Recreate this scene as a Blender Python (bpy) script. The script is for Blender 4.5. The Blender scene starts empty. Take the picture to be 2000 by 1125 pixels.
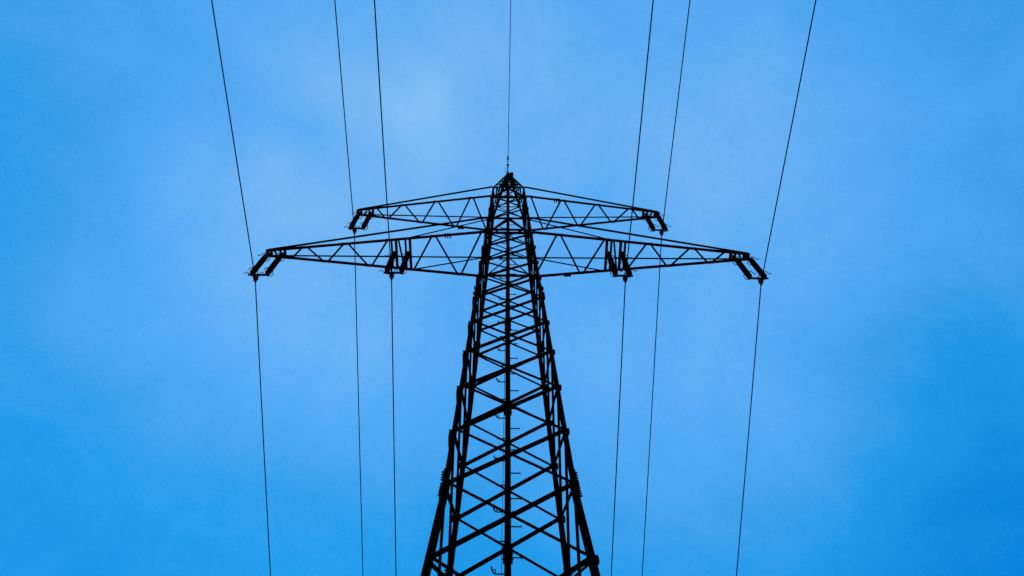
import bpy, bmesh, math, random
from mathutils import Vector, Matrix
R = math.radians
sc = bpy.context.scene
C = sc.collection

# ------------------------------------------------------------------ camera
cd = bpy.data.cameras.new('camera'); cam = bpy.data.objects.new('camera', cd); C.objects.link(cam)
fw = Vector((0.00856, 0.40160, 0.91577)).normalized()
rt = Vector((0.99994, -0.00990, -0.00500)).normalized()
up = rt.cross(fw).normalized(); rt = fw.cross(up).normalized()
cam.matrix_world = Matrix(((rt.x, up.x, -fw.x, -0.1089), (rt.y, up.y, -fw.y, -11.0), (rt.z, up.z, -fw.z, 1.6), (0, 0, 0, 1)))
cd.sensor_width = 36.0; cd.lens = 36.0 * 1464.98 / 2000.0
cd.clip_start = 0.1; cd.clip_end = 3000
sc.camera = cam

# ------------------------------------------------------------------ sky
SUN_EL, SUN_ROT = R(24), R(200)
w = bpy.data.worlds.new('World'); sc.world = w; w.use_nodes = True
nt = w.node_tree; N = nt.nodes; L = nt.links; N.clear()
def nd(t, **k):
    n = N.new(t)
    for a, b in k.items(): setattr(n, a, b)
    return n
def math_(op, a, b=None, clamp=False):
    n = nd('ShaderNodeMath', operation=op, use_clamp=clamp)
    for i, v in enumerate((a, b)):
        if v is None: continue
        if isinstance(v, (int, float)): n.inputs[i].default_value = v
        else: L.new(v, n.inputs[i])
    return n.outputs[0]
out = nd('ShaderNodeOutputWorld'); bg = nd('ShaderNodeBackground'); L.new(bg.outputs[0], out.inputs[0])
bg.inputs['Strength'].default_value = 0.1
sky = nd('ShaderNodeTexSky', sky_type='NISHITA'); sky.sun_disc = False
sky.sun_elevation = SUN_EL; sky.sun_rotation = SUN_ROT; sky.air_density = 1.0; sky.dust_density = 0.3; sky.ozone_density = 2.0
tint = nd('ShaderNodeMix', data_type='RGBA', blend_type='MULTIPLY'); tint.inputs[0].default_value = 1
L.new(sky.outputs[0], tint.inputs[6]); tint.inputs[7].default_value = SKY_TINT = (0.0, 1.8, 2.5, 1)
tc = nd('ShaderNodeTexCoord')
warp = nd('ShaderNodeTexNoise'); warp.inputs['Scale'].default_value = 3.0; warp.inputs['Detail'].default_value = 4
L.new(tc.outputs['Generated'], warp.inputs['Vector'])
sub = nd('ShaderNodeVectorMath', operation='SUBTRACT'); L.new(warp.outputs['Color'], sub.inputs[0]); sub.inputs[1].default_value = (.5, .5, .5)
scl = nd('ShaderNodeVectorMath', operation='SCALE'); L.new(sub.outputs[0], scl.inputs[0]); scl.inputs['Scale'].default_value = 0.16
add = nd('ShaderNodeVectorMath', operation='ADD'); L.new(tc.outputs['Generated'], add.inputs[0]); L.new(scl.outputs[0], add.inputs[1])
nrm = nd('ShaderNodeVectorMath', operation='NORMALIZE'); L.new(add.outputs[0], nrm.inputs[0])
# thin cloud veils: where they stand in the sky (unit direction), angular radius in radians, density
VEILS = [
((-0.338,0.193,0.921),0.200,0.279),
((-0.106,0.192,0.976),0.150,0.128),
((-0.279,0.301,0.912),0.120,-0.092),
((-0.360,0.410,0.838),0.200,0.375),
((0.006,0.083,0.997),0.220,0.266),
((0.324,0.206,0.923),0.180,0.287),
((0.074,0.233,0.970),0.200,0.070),
((-0.158,0.480,0.863),0.200,0.227),
((0.271,0.454,0.848),0.180,0.159),
((0.109,0.593,0.798),0.200,0.192),
((-0.245,0.604,0.758),0.200,-0.039),
((-0.494,0.318,0.809),0.250,-0.183),
((0.509,0.595,0.622),0.220,-0.492),
((0.506,0.253,0.824),0.250,0.056),
((-0.486,0.625,0.611),0.200,-0.152),
((0.426,0.584,0.691),0.200,0.173),
((0.011,0.734,0.679),0.200,-0.252),
((-0.099,0.186,0.978),0.050,0.080),
((-0.093,0.227,0.969),0.040,0.060),
((-0.125,0.163,0.979),0.040,0.080),
((-0.224,0.137,0.965),0.060,0.100),
((-0.169,0.147,0.975),0.050,0.070),
((-0.295,0.250,0.922),0.070,0.090),
((-0.251,0.194,0.948),0.045,-0.080),
((-0.303,0.299,0.905),0.050,0.070),
((-0.230,0.289,0.929),0.040,0.060)
]
tot = None
for d, rad, s in VEILS:
    dt = nd('ShaderNodeVectorMath', operation='DOT_PRODUCT'); L.new(nrm.outputs[0], dt.inputs[0])
    dt.inputs[1].default_value = Vector(d).normalized()
    e = math_('MULTIPLY', math_('SUBTRACT', dt.outputs['Value'], 1.0), 2.0 / (rad * rad))
    e = math_('MULTIPLY', math_('POWER', 2.718, e), s)
    tot = e if tot is None else math_('ADD', tot, e)
n2 = nd('ShaderNodeTexNoise'); n2.inputs['Scale'].default_value = 4.5; n2.inputs['Detail'].default_value = 9; n2.inputs['Roughness'].default_value = .6; n2.inputs['Distortion'].default_value = .6
L.new(tc.outputs['Generated'], n2.inputs['Vector'])
n3 = nd('ShaderNodeTexNoise'); n3.inputs['Scale'].default_value = 90; n3.inputs['Detail'].default_value = 3
L.new(tc.outputs['Generated'], n3.inputs['Vector'])
tot = math_('ADD', tot, 0.41)
tot = math_('ADD', tot, math_('MULTIPLY', math_('SUBTRACT', n2.outputs['Fac'], .5), .42))
tot = math_('ADD', tot, math_('MULTIPLY', math_('SUBTRACT', n3.outputs['Fac'], .5), .08))
n4 = nd('ShaderNodeTexNoise'); n4.inputs['Scale'].default_value = 420; n4.inputs['Detail'].default_value = 1
L.new(tc.outputs['Generated'], n4.inputs['Vector'])
tot = math_('ADD', tot, math_('MULTIPLY', math_('SUBTRACT', n4.outputs['Fac'], .5), .12))
tot = math_('MULTIPLY', tot, 1 / 1.5, clamp=True)
ramp = nd('ShaderNodeValToRGB'); L.new(tot, ramp.inputs[0]); cr = ramp.color_ramp
STOPS = [(0.0, (0.0, .21, .685)), (.22, (.020, .318, .81)), (.44, (.112, .425, .935)), (.667, (.26, .555, .945)), (1.0, (.40, .66, .96))]
cr.elements[0].position = 0; cr.elements[0].color = (*STOPS[0][1], 1); cr.elements[1].position = 1; cr.elements[1].color = (*STOPS[4][1], 1)
for p_, c_ in STOPS[1:4]: e = cr.elements.new(p_); e.color = (*c_, 1)
veil = nd('ShaderNodeVectorMath', operation='SCALE'); L.new(ramp.outputs[0], veil.inputs[0]); veil.inputs['Scale'].default_value = 10.0
mx = nd('ShaderNodeMix', data_type='RGBA'); mx.inputs[0].default_value = VEIL_COVER = 0.9; L.new(tint.outputs[2], mx.inputs[6])
L.new(veil.outputs[0], mx.inputs[7])
L.new(mx.outputs[2], bg.inputs['Color'])

# ------------------------------------------------------------------ sun
sd = bpy.data.lights.new('sun', 'SUN'); so = bpy.data.objects.new('sun', sd); C.objects.link(so)
sd.energy = 0.5; sd.angle = R(12); sd.color = (1, .93, .84)
dirv = Vector((math.sin(SUN_ROT) * math.cos(SUN_EL), math.cos(SUN_ROT) * math.cos(SUN_EL), math.sin(SUN_EL)))
dirv.y = abs(dirv.y)      # the sun stands behind the tower
so.rotation_euler = (-dirv).to_track_quat('-Z', 'Y').to_euler()
sky.sun_rotation = math.atan2(dirv.x, dirv.y)
vs = sc.view_settings
vs.view_transform = 'Standard'; vs.look = 'None'; vs.exposure = 0; vs.gamma = 1

# ------------------------------------------------------------------ materials
def mat(name, col, rough, metal=0.0, spec=0.15, var=0.5, scale=6.0):
    m = bpy.data.materials.new(name); m.use_nodes = True
    t = m.node_tree; b = t.nodes['Principled BSDF']
    no = t.nodes.new('ShaderNodeTexNoise'); no.inputs['Scale'].default_value = scale; no.inputs['Detail'].default_value = 6
    co = t.nodes.new('ShaderNodeTexCoord'); t.links.new(co.outputs['Object'], no.inputs['Vector'])
    rp = t.nodes.new('ShaderNodeValToRGB'); t.links.new(no.outputs['Fac'], rp.inputs[0])
    a = [c * (1 - var) for c in col]; z = [c * (1 + var) for c in col]
    rp.color_ramp.elements[0].position = .35; rp.color_ramp.elements[1].position = .65
    rp.color_ramp.elements[0].color = (*a, 1); rp.color_ramp.elements[1].color = (*z, 1)
    t.links.new(rp.outputs[0], b.inputs['Base Color'])
    b.inputs['Roughness'].default_value = rough; b.inputs['Metallic'].default_value = metal
    b.inputs['Specular IOR Level'].default_value = spec
    return m
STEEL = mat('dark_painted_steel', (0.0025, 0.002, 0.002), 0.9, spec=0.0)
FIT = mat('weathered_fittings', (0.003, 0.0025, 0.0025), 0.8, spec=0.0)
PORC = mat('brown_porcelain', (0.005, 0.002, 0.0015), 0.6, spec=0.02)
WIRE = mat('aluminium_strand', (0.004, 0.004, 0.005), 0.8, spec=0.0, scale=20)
GRASS = mat('meadow_grass', (0.03, 0.05, 0.015), 0.9, var=.4, scale=2.0)

# ------------------------------------------------------------------ mesh helpers
V = Vector
def prism(bm, p0, p1, sec, u, v):
    """extrude the 2D polygon sec (in axes u, v) from p0 to p1"""
    a = [bm.verts.new(p0 + u * x + v * y) for x, y in sec]
    b = [bm.verts.new(p1 + u * x + v * y) for x, y in sec]
    n = len(sec)
    for i in range(n): bm.faces.new((a[i], a[(i + 1) % n], b[(i + 1) % n], b[i]))
    bm.faces.new(a[::-1]); bm.faces.new(b)
def angle_bar(bm, p0, p1, wd, nrm_, low=True, t=0.009, w2=None):
    """rolled angle: one flange in the face (normal nrm_), the other standing inward on its lower (or upper) edge"""
    p0 = V(p0); p1 = V(p1); a = (p1 - p0).normalized(); n = V(nrm_); n = (n - a * n.dot(a)).normalized()
    v = n.cross(a).normalized()
    if v.z < 0: v = -v
    if abs(v.z) < .02 and v.x < 0: v = -v
    w2 = w2 or wd
    if not low: v = -v
    h = wd / 2
    sec = [(-h, 0), (h, 0), (h, -t), (-h + t, -t), (-h + t, -w2), (-h, -w2)]
    prism(bm, p0, p1, sec, v, n)
def box(bm, c, s, rot=None):
    m = Matrix.Translation(V(c)) @ ((rot or Matrix.Identity(3)).to_4x4()) @ Matrix.Diagonal((*s, 1))
    bmesh.ops.create_cube(bm, size=1, matrix=m)
def rod(bm, pts, r, seg=8, cap=True):
    pts = [V(p) for p in pts]; rings = []
    ref = V((0, 0, 1))
    prev = None
    for i, p in enumerate(pts):
        d = (pts[min(i + 1, len(pts) - 1)] - pts[max(i - 1, 0)]).normalized()
        if prev is None:
            x = d.orthogonal().normalized()
        else:
            x = (prev - d * prev.dot(d)).normalized()
        prev = x; y = d.cross(x)
        rr = r[i] if isinstance(r, (list, tuple)) else r
        rings.append([bm.verts.new(p + (x * math.cos(k * 2 * math.pi / seg) + y * math.sin(k * 2 * math.pi / seg)) * rr) for k in range(seg)])
    for a, b in zip(rings, rings[1:]):
        for k in range(seg): bm.faces.new((a[k], a[(k + 1) % seg], b[(k + 1) % seg], b[k]))
    if cap: bm.faces.new(rings[0][::-1]); bm.faces.new(rings[-1])
def obj(name, bm, m, parent=None, smooth=False, label=None):
    me = bpy.data.meshes.new(name); bmesh.ops.recalc_face_normals(bm, faces=bm.faces); bm.to_mesh(me); bm.free()
    if smooth:
        for p in me.polygons: p.use_smooth = True
    me.materials.append(m); o = bpy.data.objects.new(name, me); C.objects.link(o)
    if parent: o.parent = parent
    if label: o['label'] = label
    return o
def thing(name, label, cat, loc=(0, 0, 0), group=None):
    o = bpy.data.objects.new(name, None); C.objects.link(o); o.location = loc
    o['label'] = label; o['category'] = cat
    if group: o['group'] = group
    return o
NB = bmesh.new

# ------------------------------------------------------------------ ground (a hillside: up towards the camera's back, down beyond the tower)
def ground_z(y):
    if y < -16: return (-16 - y) * 0.040
    if y > 8: return -(y - 8) * 0.112
    return 0.0
bm = NB(); ys = [-700, -400, -200, -100, -60, -30, -16, -8, 0, 8, 30, 80, 160, 320, 700]; xs = [-700, -300, -100, -30, 0, 30, 100, 300, 700]
g = [[bm.verts.new((x, y, ground_z(y))) for x in xs] for y in ys]
for i in range(len(ys) - 1):
    for j in range(len(xs) - 1): bm.faces.new((g[i][j], g[i][j + 1], g[i + 1][j + 1], g[i + 1][j]))
o = obj('ground', bm, GRASS); o['kind'] = 'structure'

# ------------------------------------------------------------------ tower geometry
KINK = 13.884
Z1B, Z1T, Z2B, Z2T, ZA = 30.065, 31.976, 35.439, 37.130, 42.25
HW1 = 1.0709 - 0.0251 * (Z1B - 25); HW2 = 0.7842
def hw(z):
    if z <= Z1B: return 1.0709 - 0.0251 * (z - 25) + (0.03886 * (KINK - z) if z < KINK else 0)
    if z <= Z2T: return HW1 + (HW2 - HW1) * (z - Z1B) / (Z2T - Z1B)
    return HW2 + (0.085 - HW2) * (z - Z2T) / (ZA - Z2T)
NODES = [0.25, 3.3, 6.3, 9.1, 11.681, 13.884, 15.825, 17.805, 19.740, 21.651, 23.548, 25.290, 26.825, 28.489, Z1B]
tower = thing('lattice_tower', 'tall black steel lattice pylon with two cross arms and pointed top, seen from its foot', 'electricity pylon')
# legs, heel at the corner
def leg_w(z): return .160 if z < KINK else (.122 if z < 24.1 else (.112 if z < Z1B else .10))
LZ = [0.0, KINK, 24.1, Z1B, Z2T]
legs = {}
for sx in (-1, 1):
    for sy in (-1, 1):
        bm = NB()
        def corner(z): return V((sx * hw(z) + (min(.07, .028 * max(0, KINK + .4 - z)) if sx < 0 and sy < 0 else 0), sy * hw(z), z))
        for z0, z1 in zip(LZ, LZ[1:]):
            wd = leg_w((z0 + z1) / 2); t = .014
            sec = [(0, 0), (wd, 0), (wd, t), (t, t), (t, wd), (0, wd)]
            prism(bm, corner(z0), corner(z1), sec, V((-sx, 0, 0)), V((0, -sy, 0)))
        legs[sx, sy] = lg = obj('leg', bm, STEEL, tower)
        # concrete-set stub shoe
        bm = NB(); c = corner(0); box(bm, (c.x, c.y, 0.12), (.75, .75, .45)); obj('footing', bm, FIT, lg)
        # splice plates with their bolts
        for zs, n, st in ((KINK + .30, 4, .085), (24.35, 4, .07), (11.0, 4, .085)):
            bm = NB()
            for k in (0, 1):
                zc = zs - (0 if k == 0 else .62); c = corner(zc)
            zc = zs - .3; c = corner(zc); a = (corner(zs + .2) - corner(zs - .8)).normalized()
            prism(bm, corner(zs + .12), corner(zs - .78), [(-.012, -.012), (.13, -.012), (.13, 0.0), (0, 0.0), (0, .13), (-.012, .13)], V((-sx, 0, 0)), V((0, -sy, 0)))
            for k in range(2 * n):
                zz = zs + .08 - k * st - (0.18 if k >= n else 0); c = corner(zz)
                rod(bm, [c + V((sx * .0, -sy * .055, 0)), c + V((sx * .062, -sy * .055, 0))], .021, 6)
                rod(bm, [c + V((-sx * .055, sy * .0, 0)), c + V((-sx * .055, sy * .045, 0))], .017, 6)
                rod(bm, [c + V((sx * .012, -sy * .055, 0)), c + V((sx * .030, -sy * .055, 0))], .027, 6)
            obj('splice_plate', bm, STEEL, lg)
        for zn in NODES[2:] + [Z1T, 33.7, Z2B]:
            bm = NB(); c = corner(zn)
            small = zn > Z1B - .1
            if sx < 0 and sy < 0:      # this leg carries the large outer gussets
                s = .34 if not small else .20; th = .045 if not small else .032
                prism(bm, corner(zn - .08), corner(zn - s - .04), [(0.012, 0.0), (-th, 0.0), (-th, s), (0.012, s)], V((-sx, 0, 0)), V((0, -sy, 0)))
            else:
                s = .11 if not small else .08; th = .05 if not small else .035
                prism(bm, V((c.x, c.y, zn + .03)), corner(zn - .10), [(0.01, 0.0), (-th, 0.0), (-th, s), (0.01, s)], V((-sx, 0, 0)), V((0, -sy, 0)))
            for k in range(1 if sx < 0 and sy < 0 else 3):
                cc = corner(zn + .06 - .07 * k - (.06 if sx < 0 else 0))
                rod(bm, [cc + V((0, -sy * .05, 0)), cc + V((sx * (.062 if not small else .042), -sy * .05, 0))], .013, 6)
            obj('gusset_plate', bm, STEEL, lg)

FACES = [(V((0, -1, 0)), V((1, 0, 0))), (V((1, 0, 0)), V((0, 1, 0))), (V((0, 1, 0)), V((-1, 0, 0))), (V((-1, 0, 0)), V((0, -1, 0)))]   # outward normal, viewer's right
def fp(face, s, z, inset=0.0):
    n, r = FACES[face]; h = hw(z)
    return n * (h - inset) + r * (s * h) + V((0, 0, z))
def brace(name, face, s0, z0, s1, z1, wd, low, ins, parent=tower):
    bm = NB(); angle_bar(bm, fp(face, s0, z0, ins), fp(face, s1, z1, ins), wd, FACES[face][0], low)
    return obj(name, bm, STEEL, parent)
def xpanel(face, z0, z1, wd, name='brace', parent=tower):
    e = .94
    brace(name, face, -e, z0, e, z1, wd, True, .020, parent)
    brace(name, face, -e, z1, e, z0, wd, False, .004, parent)
    h0, h1 = hw(z0), hw(z1); t = h0 / (h0 + h1); zc = z0 + t * (z1 - z0)
    return zc
def kpanel(face, z0, z1, wd, parent=tower):
    brace('brace', face, -.92, z0, -.03, z1 - .03, wd, True, .02, parent)
    brace('brace', face, .92, z0, .03, z1 - .03, wd, True, .008, parent)
# hidden bottom panels are one sub-assembly; the others one bar per mesh
bm = NB()
for z0, z1 in zip(NODES[:3], NODES[1:4]):
    for f in range(4):
        angle_bar(bm, fp(f, -.94, z0, .02), fp(f, .94, z1, .02), .075, FACES[f][0], True)
        angle_bar(bm, fp(f, -.94, z1, .004), fp(f, .94, z0, .004), .075, FACES[f][0], False)
obj('base_bracing', bm, STEEL, tower)
for z0, z1 in zip(NODES[3:], NODES[4:]):
    for f in range(4):
        wd = .070 if z0 < 20 else .065
        if f in (1, 3): wd -= .008
        zc = xpanel(f, z0, z1, wd, 'brace' if f in (0, 2) else 'side_brace')
for z0, z1 in ((Z1T, 33.70), (33.70, Z2B)):
    for f in range(4): xpanel(f, z0, z1, .05, 'brace' if f in (0, 2) else 'side_brace')
for z0, z1 in ((Z1B, Z1T), (Z2B, Z2T)):
    for f in range(4): kpanel(f, z0 + .05, z1, .066)
# horizontals
for z, wd in ((Z1B, .085), (Z1T, .06), (Z2B, .085), (Z2T, .06)):
    for f in range(4):
        bm = NB(); angle_bar(bm, fp(f, -.95, z, -.03 if f in (0, 2) else .012), fp(f, .95, z, -.03 if f in (0, 2) else .012), wd, FACES[f][0], f != 2); obj('belt_bar', bm, STEEL, tower)
for f, z in ((2, Z1B), (0, Z1B), (2, Z2B), (0, Z2B)):
    bm = NB(); c = fp(f, 0, z, .03); box(bm, c, (.40, .012, .17)); obj('crossing_plate', bm, STEEL, tower)

# peak
bm = NB()
PK = [Z2T, 38.35, 39.4, 40.3, 41.1, 41.7, ZA]
peak = None
for sx in (-1, 1):
    for sy in (-1, 1):
        sec = [(0, 0), (.085, 0), (.085, .01), (.01, .01), (.01, .085), (0, .085)]
        prism(bm, V((sx * hw(Z2T), sy * hw(Z2T), Z2T)), V((sx * hw(ZA), sy * hw(ZA), ZA)), sec, V((-sx, 0, 0)), V((0, -sy, 0)))
peak = obj('peak', bm, STEEL, tower)
for z0, z1 in zip(PK, PK[1:]):
    for f in range(4):
        bm = NB()
        angle_bar(bm, fp(f, -.93, z0, .018), fp(f, .93, z1, .018), .045, FACES[f][0], True)
        angle_bar(bm, fp(f, -.93, z1, .004), fp(f, .93, z0, .004), .045, FACES[f][0], False)
        if z0 > Z2T + 1: angle_bar(bm, fp(f, -.93, z0, .012), fp(f, .93, z0, .012), .045, FACES[f][0], True)
        obj('lattice_bar', bm, STEEL, peak)
bm = NB(); box(bm, (.03, 0, ZA + .02), (.30, .26, .05)); box(bm, (.18, -.02, ZA + .08), (.20, .22, .20)); box(bm, (-.02, -.06, ZA + .10), (.10, .26, .14))
for k in (-.08, .06): rod(bm, [(k, -.05, ZA), (k, -.05, ZA + .16)], .02, 6)
obj('earth_wire_bracket', bm, STEEL, peak)

# climbing post with step bolts on the far face
PX = -.018
def post(z): return V((PX, hw(z) - .06, z))
bm = NB(); PZ = [2.4, KINK, Z1B, Z2T, 40.6]
for z0, z1 in zip(PZ, PZ[1:]):
    for s in (-1, 1):
        x0 = s * .078
        prism(bm, post(z0), post(z1), [(x0, -.05), (x0, .05), (x0 - s * .01, .05), (x0 - s * .01, -.05)], V((1, 0, 0)), V((0, 1, 0)))
    prism(bm, post(z0), post(z1), [(-.068, -.008), (.068, -.008), (.068, .008), (-.068, .008)], V((1, 0, 0)), V((0, 1, 0)))
ladder = obj('climbing_post', bm, STEEL, tower)
for z0, z1 in ((14.42, 14.93), (20.12, 20.74), (25.24, 26.05), (8.9, 9.5)):
    bm = NB()
    for s in (-1, 1): prism(bm, post(z0), post(z1), [(s * .078, -.055), (s * .112, -.055), (s * .112, .055), (s * .078, .055)], V((1, 0, 0)), V((0, 1, 0)))
    for k in range(3):
        for s in (-1, 1):
            p = post(z0 + .08 + k * (z1 - z0 - .16) / 2); rod(bm, [p + V((s * .105, 0, 0)), p + V((s * .135, 0, 0))], .016, 6)
    obj('splice_plate', bm, STEEL, ladder)
def bolt_bm(s, z, ln):
    bm = NB(); p = post(z) + V((s * .06, 0, 0))
    rod(bm, [p, p + V((s * ln, 0, 0))], .0175, 6); rod(bm, [p + V((s * (ln - .005), 0, 0)), p + V((s * (ln + .016), 0, 0))], .028, 8)
    rod(bm, [p, p + V((s * .022, 0, 0))], .026, 6)
    return bm
z = 3.4; k = 0
while z < 36.5:
    obj('step_bolt', bolt_bm(1, z + .437, .255), STEEL, ladder)
    zl = z - .04
    if k % 2 == 0: obj('step_bolt', bolt_bm(-1, zl, .215), STEEL, ladder)
    else:
        bm = NB(); p = post(zl) + V((-.06, 0, 0))
        pts = [p, p + V((-.20, 0, 0)), p + V((-.235, 0, .012)), p + V((-.262, 0, .05)), p + V((-.285, 0, .12)), p + V((-.305, 0, .22))]
        rod(bm, pts, .0175, 6)
        c = p + V((-.235, 0, .085)); ring = [c + V((math.cos(a) * .034, 0, math.sin(a) * .05)) for a in [i * math.pi / 5 for i in range(11)]]
        rod(bm, ring, .012, 6)
        obj('cable_hook', bm, STEEL, ladder)
    z += .974; k += 1
# plates where the X bars cross
for f in (0, 2):
    for z0, z1 in zip(NODES[4:], NODES[5:]):
        h0, h1 = hw(z0), hw(z1); zc = z0 + h0 / (h0 + h1) * (z1 - z0)
        bm = NB(); c = fp(f, 0, zc, .012); a = math.atan2(z1 - z0, h0 + h1)
        sgn = 1 if f == 0 else -1
        for q in (a, -a):
            box(bm, c, (.24, .010, .075), Matrix.Rotation(-q, 3, 'Y'))
        rod(bm, [c + FACES[f][0] * .03, c - FACES[f][0] * .03], .018, 6)
        obj('crossing_plate', bm, STEEL, tower)

# ------------------------------------------------------------------ cross arms (left ones modelled, right ones turned half round)
def arm(zb, zt, Lx, e, near, far, beams, tipdiag, sec_x=None, comb=None, drop=0.0, dtop=.03, skip=(), turn=False, wd=.098, label=None):
    S = -1 if turn else 1
    def T(p): return V((p[0] * S, p[1] * S, p[2]))
    hb, ht = hw(zb), hw(zt)
    def zc(x): return zb - drop * (abs(x) - hb) / (Lx - hb)
    def chord(x, sy, dz=0): 
        t = (abs(x) - hb) / (Lx - hb); return V((x, sy * (hb + .07 + (e - hb - .07) * t), zc(x) + dz))
    def bar(bm, p, q, w_, n, low=True, w2=None): angle_bar(bm, T(p), T(q), w_, T((n[0], n[1], 0)) + V((0, 0, n[2])), low, w2=w2)
    bm = NB()
    for sy in (-1, 1): bar(bm, chord(-hb, sy), chord(-Lx - .03, sy), wd, (0, sy, 0), sy * S < 0, w2=wd * .85)
    a = chord(-Lx, -1); b = chord(-Lx, 1)
    bar(bm, a, b, wd * .8, (-1, 0, 0), False)
    root = obj('cross_arm', bm, STEEL, tower, label=label)
    for sy in (-1, 1):
        bm = NB(); bar(bm, V((-ht, sy * (ht + (.05 if sy * S < 0 else 0)), zt + (dtop if sy * S < 0 else 0))), chord(-Lx + .02, sy, .06), (.078 if sy * S < 0 else .058), (0, sy, 0), sy * S < 0, w2=.062 if sy * S < 0 else .045)
        box(bm, T((-ht - .05, sy * (ht + .004), zt)), (.22, .014, .13))
        obj('top_chord', bm, STEEL, root)
        if sec_x:
            t = (abs(sec_x) - ht) / (Lx - ht)
            bm = NB(); bar(bm, V((-ht, sy * (ht - .03), zt - .01)), chord(sec_x, sy, .03), .045 if sy * S < 0 else .05, (0, sy, 0), True, w2=.035 if sy * S < 0 else .055); obj('stay_bar', bm, STEEL, root)
    seq = sorted([(x, -1) for x in near] + [(x, 1) for x in far], key=lambda q: -q[0])
    for (x0, s0), (x1, s1) in zip(seq, seq[1:]):
        if s0 == s1 or (x0, s0, x1, s1) in skip or (x1, s1, x0, s0) in skip: continue
        d = .055
        a = chord(x0 - (d if True else 0), s0, -.01); b = chord(x1 + d, s1, -.01)
        bm = NB(); bar(bm, a, b, .074, (0, 0, -1), True, w2=.03); obj('lattice_bar', bm, STEEL, root)
    for (x0, s0, x1, s1) in tipdiag:
        bm = NB(); bar(bm, chord(x0, s0, -.01), chord(x1, s1, -.01), .074, (0, 0, -1), True, w2=.03); obj('lattice_bar', bm, STEEL, root)
    for x in beams:
        bm = NB()
        for dx, bw in ((-.09, .042), (.09, .055)):
            prism(bm, T(chord(x + dx, -1, -.045)), T(chord(x + dx, 1, -.045)), [(-bw, 0), (bw, 0), (bw, .012), (-bw + .01, .012), (-bw + .01, .07), (-bw, .07)], V((1, 0, 0)), V((0, 0, 1)))
        cz = zc(x) - .055
        box(bm, T((x, 0.03, cz)), (.16, .34 if abs(x) < 6 else .11, .02))
        box(bm, T((x, 0, cz - .05)), (.05, .12, .12))
        obj('hanger_beam', bm, STEEL, root)
    for (x, s) in (comb or []):
        bm = NB(); p = chord(x, s)
        bx = T((p.x, p.y, p.z)); box(bm, bx + V((0, -.0, -.055)), (.30, .09, .012))
        yo = .085 if s * S < 0 else .0
        for k in (-.11, -.01, .09): box(bm, bx + V((k, yo, -.06)), (.05, .15, .012)); rod(bm, [bx + V((k, yo + .04, -.11)), bx + V((k, yo + .04, -.05))], .015, 6)
        obj('lug_plate', bm, STEEL, root)
    # gussets at the zigzag nodes
    bm = NB()
    for x, s in seq:
        p = T(chord(x, s, -.006)); yi = -s * S * .05
        box(bm, p + V((0, yi * .6, 0)), (.30, .09, .010))
        rod(bm, [p + V((0, 0, -.06)), p + V((0, 0, .03))], .016, 6)
    obj('node_plate', bm, STEEL, root)
    return root
lowN = [-1.02, -3.01, -4.79, -6.55, -8.22, ]
lowF = [-2.01, -3.94, -5.65, -7.43, -8.88]
upN = [-1.72, -3.37, -4.935, -6.27]
upF = [-.98, -2.53, -4.15, -5.74]
LB = [-9.67, -9.12, -4.62, -4.06]; UB = [-7.01, -6.46]
for turn in (False, True):
    side = 'right' if turn else 'left'
    arm(Z1B, Z1T, 9.78, .147, lowN, [x for x in lowF], LB, [(-9.50, -1, -9.33, 1), (-4.44, -1, -4.24, 1)], sec_x=-3.95, comb=[(-2.43, -1)], drop=.04, dtop=.08, skip=((-3.94, 1, -4.79, -1),), turn=turn, label='long lower cross arm on the %s' % side)
    arm(Z2B, Z2T, 7.08, .148, upN, upF, UB, [(-6.62, -1, -6.83, 1)], comb=[(-2.25, 1)], turn=turn, wd=.09, label='short upper cross arm on the %s' % side)

# ------------------------------------------------------------------ insulator sets
def lathe(bm, prof, seg=18):
    rings = []
    for r_, z_ in prof: rings.append([bm.verts.new((r_ * math.cos(k * 2 * math.pi / seg), r_ * math.sin(k * 2 * math.pi / seg), z_)) for k in range(seg)])
    for a, b in zip(rings, rings[1:]):
        for k in range(seg): bm.faces.new((a[k], a[(k + 1) % seg], b[(k + 1) % seg], b[k]))
    bm.faces.new(rings[0]); bm.faces.new(rings[-1][::-1])
def me_from(bm, name, m, smooth=False):
    me = bpy.data.meshes.new(name); bmesh.ops.recalc_face_normals(bm, faces=bm.faces); bm.to_mesh(me); bm.free(); me.materials.append(m)
    if smooth:
        for p in me.polygons: p.use_smooth = True
    return me
def link(name, me, parent, loc=(0, 0, 0), mirror=False):
    o = bpy.data.objects.new(name, me); C.objects.link(o); o.parent = parent; o.location = loc
    return o
rod_cache = {}
def rod_mesh(ln):
    if ln in rod_cache: return rod_cache[ln]
    bm = NB(); n = int(ln / .062); prof = [(.035, 0)]
    for k in range(n):
        z_ = -ln * (k + .15) / n; p_ = ln / n; big = .113 if k % 2 == 0 else .104
        prof += [(.040, z_), (big, z_ - p_ * .45), (big, z_ - p_ * .55), (.042, z_ - p_ * .62)]
    prof += [(.035, -ln)]
    lathe(bm, prof); rod_cache[ln] = me_from(bm, 'insulator', PORC); return rod_cache[ln]
def cap_mesh():
    bm = NB(); lathe(bm, [(.02, .10), (.045, .10), (.055, .03), (.062, 0), (.062, -.06), (.03, -.07)], 12); return me_from(bm, 'end_cap', FIT, True)
CAP = cap_mesh()
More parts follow.
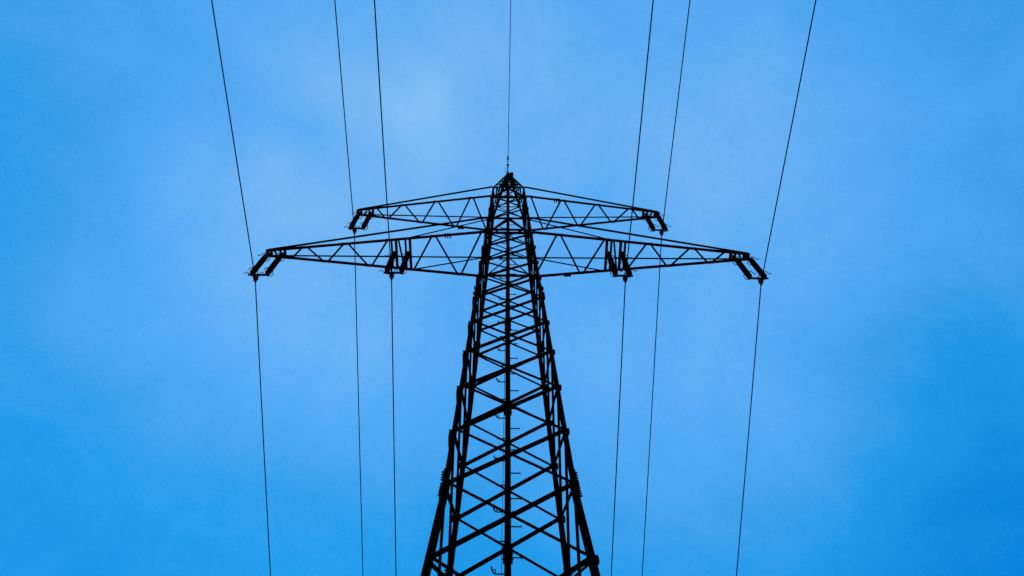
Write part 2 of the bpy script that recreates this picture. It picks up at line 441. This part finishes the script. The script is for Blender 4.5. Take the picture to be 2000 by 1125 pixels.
def horn_mesh(out, low):
    """open arcing ring round the string end with a wavy tail pointing outward"""
    bm = NB(); r = .178
    a0, a1 = (182, 505) if out < 0 else (-20, -325)
    if out < 0: angs = [R(a0 + (a1 - a0) * i / 28) for i in range(29)]
    else: angs = [R(a0 + (a1 - a0) * i / 28) for i in range(29)]
    ring = [V((math.cos(a) * r, math.sin(a) * r * (1), 0)) for a in angs]
    o = out
    p0 = ring[0]
    tail = [V((o * .30, -.085, .02)), V((o * .265, -.070, .03)), V((o * .235, -.045, .025)), V((o * .205, -.060, .01))]
    rod(bm, ((tail + [V((o * .175, -.10, 0))]) if (not low or o > 0) else []) + [q for q in ring[2:]], .015, 6)
    rod(bm, [V((0, -r * .99, 0)), V((0, 0, .03)), V((0, r * .99, 0))], .010, 6)
    if low and o < 0:
        rod(bm, [V((o * .04, .14, -.08)), V((o * .14, .06, -.08)), V((o * .19, -.02, -.08)), V((o * .24, -.03, -.08)), V((o * .31, .05, -.08))], .015, 6)
    return me_from(bm, 'arcing_horn', FIT)
HORN = {(o_, l_): horn_mesh(o_, l_) for o_ in (-1, 1) for l_ in (0, 1)}
def clamp_mesh(s0, s1):
    bm = NB()
    # fork link and tongue
    rod(bm, [(0, 0, .04), (0, 0, .36)], .03, 8); box(bm, (0, 0, .28), (.07, .09, .12)); box(bm, (-.0, 0, .13), (.13, .07, .12))
    # clamp body with its keeper and U-bolts
    pts = []; rr = []
    for t, r_ in ((-.15, .028), (-.10, .05), (-.04, .065), (0, .07), (.04, .065), (.09, .05), (.13, .034), (.18, .024)):
        sl = s0 if t < 0 else s1
        pts.append((0, t, -abs(t) * sl)); rr.append(r_)
    rod(bm, pts, rr, 10)
    rod(bm, [(-.09, 0, .045), (.09, 0, .045)], .045, 8)
    for t in (-.07, .07): rod(bm, [(-.05, t, -.06), (-.05, t, .09)], .016, 6); rod(bm, [(.05, t, -.06), (.05, t, .09)], .016, 6); box(bm, (0, t, .06), (.16, .04, .03))
    return me_from(bm, 'suspension_clamp', FIT)
S_FRONT, S_BACK = .0714, .2214
CL = clamp_mesh(S_FRONT, S_BACK)
def insulator_set(xc, xa, xb, ztop, zyoke, zcl, label, shift=0):
    o_ = -1 if xc < 0 else 1
    root = thing('insulator_string', label, 'insulator', (xc, 0, ztop), 'twin insulator strings hanging from the cross arms')
    for x in (xa, xb):
        ln = round(ztop - zyoke - .42, 3)
        st = link('insulator', rod_mesh(ln), root, (x - xc, 0, -.24))
        link('end_cap', CAP, st, (0, 0, .02)); c2 = link('end_cap', CAP, st, (0, 0, -ln - .02)); c2.rotation_euler = (math.pi, 0, 0)
        link('arcing_horn', HORN[o_, 0], st, (0, 0, -.11)); link('arcing_horn', HORN[o_, 1], st, (0, 0, -ln + .10))
    bm = NB()
    for x in (xa, xb):
        rod(bm, [(x - xc, 0, -.02), (x - xc, 0, -.20)], .022, 8); box(bm, (x - xc, 0, -.10), (.09, .05, .06))
    obj('shackle', bm, FIT, root)
    bm = NB(); h = abs(xa - xb) / 2; zy = zyoke - ztop
    sec = [(-h - .10, -.05), (-h - .10, .05), (h + .10, .05), (h + .10, -.05), (.08, -.085), (-.08, -.085)]
    off = (xa + xb) / 2 - xc
    prism(bm, V((off, -.02, zy)), V((off, .02, zy)), sec, V((1, 0, 0)), V((0, 0, 1)))
    for x in (xa, xb): rod(bm, [(x - xc, -.05, zy + .01), (x - xc, .05, zy + .01)], .028, 8); rod(bm, [(x - xc, 0, zy), (x - xc, 0, zy + .19)], .024, 8)
    obj('yoke_plate', bm, FIT, root)
    link('suspension_clamp', CL, root, (0, 0, zcl - ztop))
    return root
SPEC = [
 ('left', 'low', -9.446, -9.72, -9.14, 29.93, 27.76, 27.40), ('left', 'in', -4.415, -4.66, -4.10, 30.00, 28.06, 27.72),
 ('left', 'up', -6.768, -7.01, -6.46, 35.36, 33.15, 32.82), ('right', 'up', 6.768, 7.03, 6.48, 35.38, 33.24, 32.86),
 ('right', 'in', 4.405, 4.64, 4.09, 29.98, 27.93, 27.60), ('right', 'low', 9.490, 9.76, 9.19, 29.90, 27.77, 27.44)]
WHERE = {'low': 'the outer tip of the long lower %s arm', 'in': 'mid length of the long lower %s arm', 'up': 'the tip of the short upper %s arm'}
for sd_, k_, xc, xa, xb, zt_, zy_, zc_ in SPEC:
    insulator_set(xc, xa, xb, zt_, zy_, zc_, 'twin black insulator string hanging from ' + WHERE[k_] % sd_)

# ------------------------------------------------------------------ conductors
def span(p, sgn, gam, s, k, ln=320):
    """points of one sagging span that leaves p along sgn*y"""
    h = V((math.sin(gam), sgn * math.cos(gam), 0)); pts = []
    ts = [0, .15, .4, 1, 2, 4, 7, 11, 16, 22, 30, 40, 55, 75, 100, 130, 165, 205, 250, 290, ln]
    for t in ts:
        q = p + h * t; q.z += -s * t + k * t * t; pts.append(q)
    return pts
GF, GB = R(0.5), R(-0.5)
KK = 4 * 8.9 / 320 ** 2
CW = {'low': 'outermost', 'in': 'inner lower', 'up': 'upper'}
CABLE = {'low': 'thin black cable under the outer tip of the lower %s arm, outermost on its side',
         'in': 'thin black cable under the middle of the lower %s arm, closest to the tower',
         'up': 'thin black cable under the tip of the upper %s arm, middle one of its side'}
for sd_, k_, xc, xa, xb, zt_, zy_, zc_ in SPEC:
    p = V((xc, 0, zc_)); bm = NB()
    a = span(p, -1, GF, S_FRONT, KK); b = span(p, 1, GB, S_BACK, KK)
    rod(bm, a[::-1] + b[1:], .0215, 8)
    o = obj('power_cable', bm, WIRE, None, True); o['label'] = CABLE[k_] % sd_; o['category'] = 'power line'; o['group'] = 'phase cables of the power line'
# earth wire from the top
ZE = ZA + .14
p = V((-.03, -.16, ZE)); bm = NB()
a = span(p, -1, GF, .052, KK); rod(bm, a[::-1], .0165, 8)
b = span(V((-.03, .16, ZE)), 1, GB, .20, KK); rod(bm, b, .015, 8)
ew = obj('earth_wire', bm, WIRE, None, True); ew['label'] = 'thin single cable running from the pointed top of the tower'; ew['category'] = 'earth wire'
for sgn, s, nm in ((-1, .052, 'front'), (1, .2, 'back')):
    bm = NB(); pp = V((-.03, sgn * .16, ZE)); h = V((0, sgn, -s)).normalized()
    def at(t): return pp + h * t
    rod(bm, [at(0), at(.28)], .020, 8)
    rod(bm, [at(.24), at(.26), at(.44), at(.48)], [.02, .036, .060, .018], 10)
    rod(bm, [at(.54), at(.57), at(.61), at(.64)], [.018, .042, .042, .018], 10)
    rod(bm, [at(.68), at(.72), at(.88), at(.98)], [.018, .062, .036, .016], 10)
    obj('tension_clamp', bm, FIT, ew)
bm = NB(); lp = [V((-.10, -.10, ZE - .02)), V((-.15, -.18, ZE + .02)), V((-.17, -.30, ZE + .08)), V((-.13, -.38, ZE + .12)), V((-.08, -.32, ZE + .10)), V((-.06, -.18, ZE + .04)), V((-.05, -.08, ZE))]
rod(bm, lp, .012, 6); obj('jumper_loop', bm, WIRE, ew)
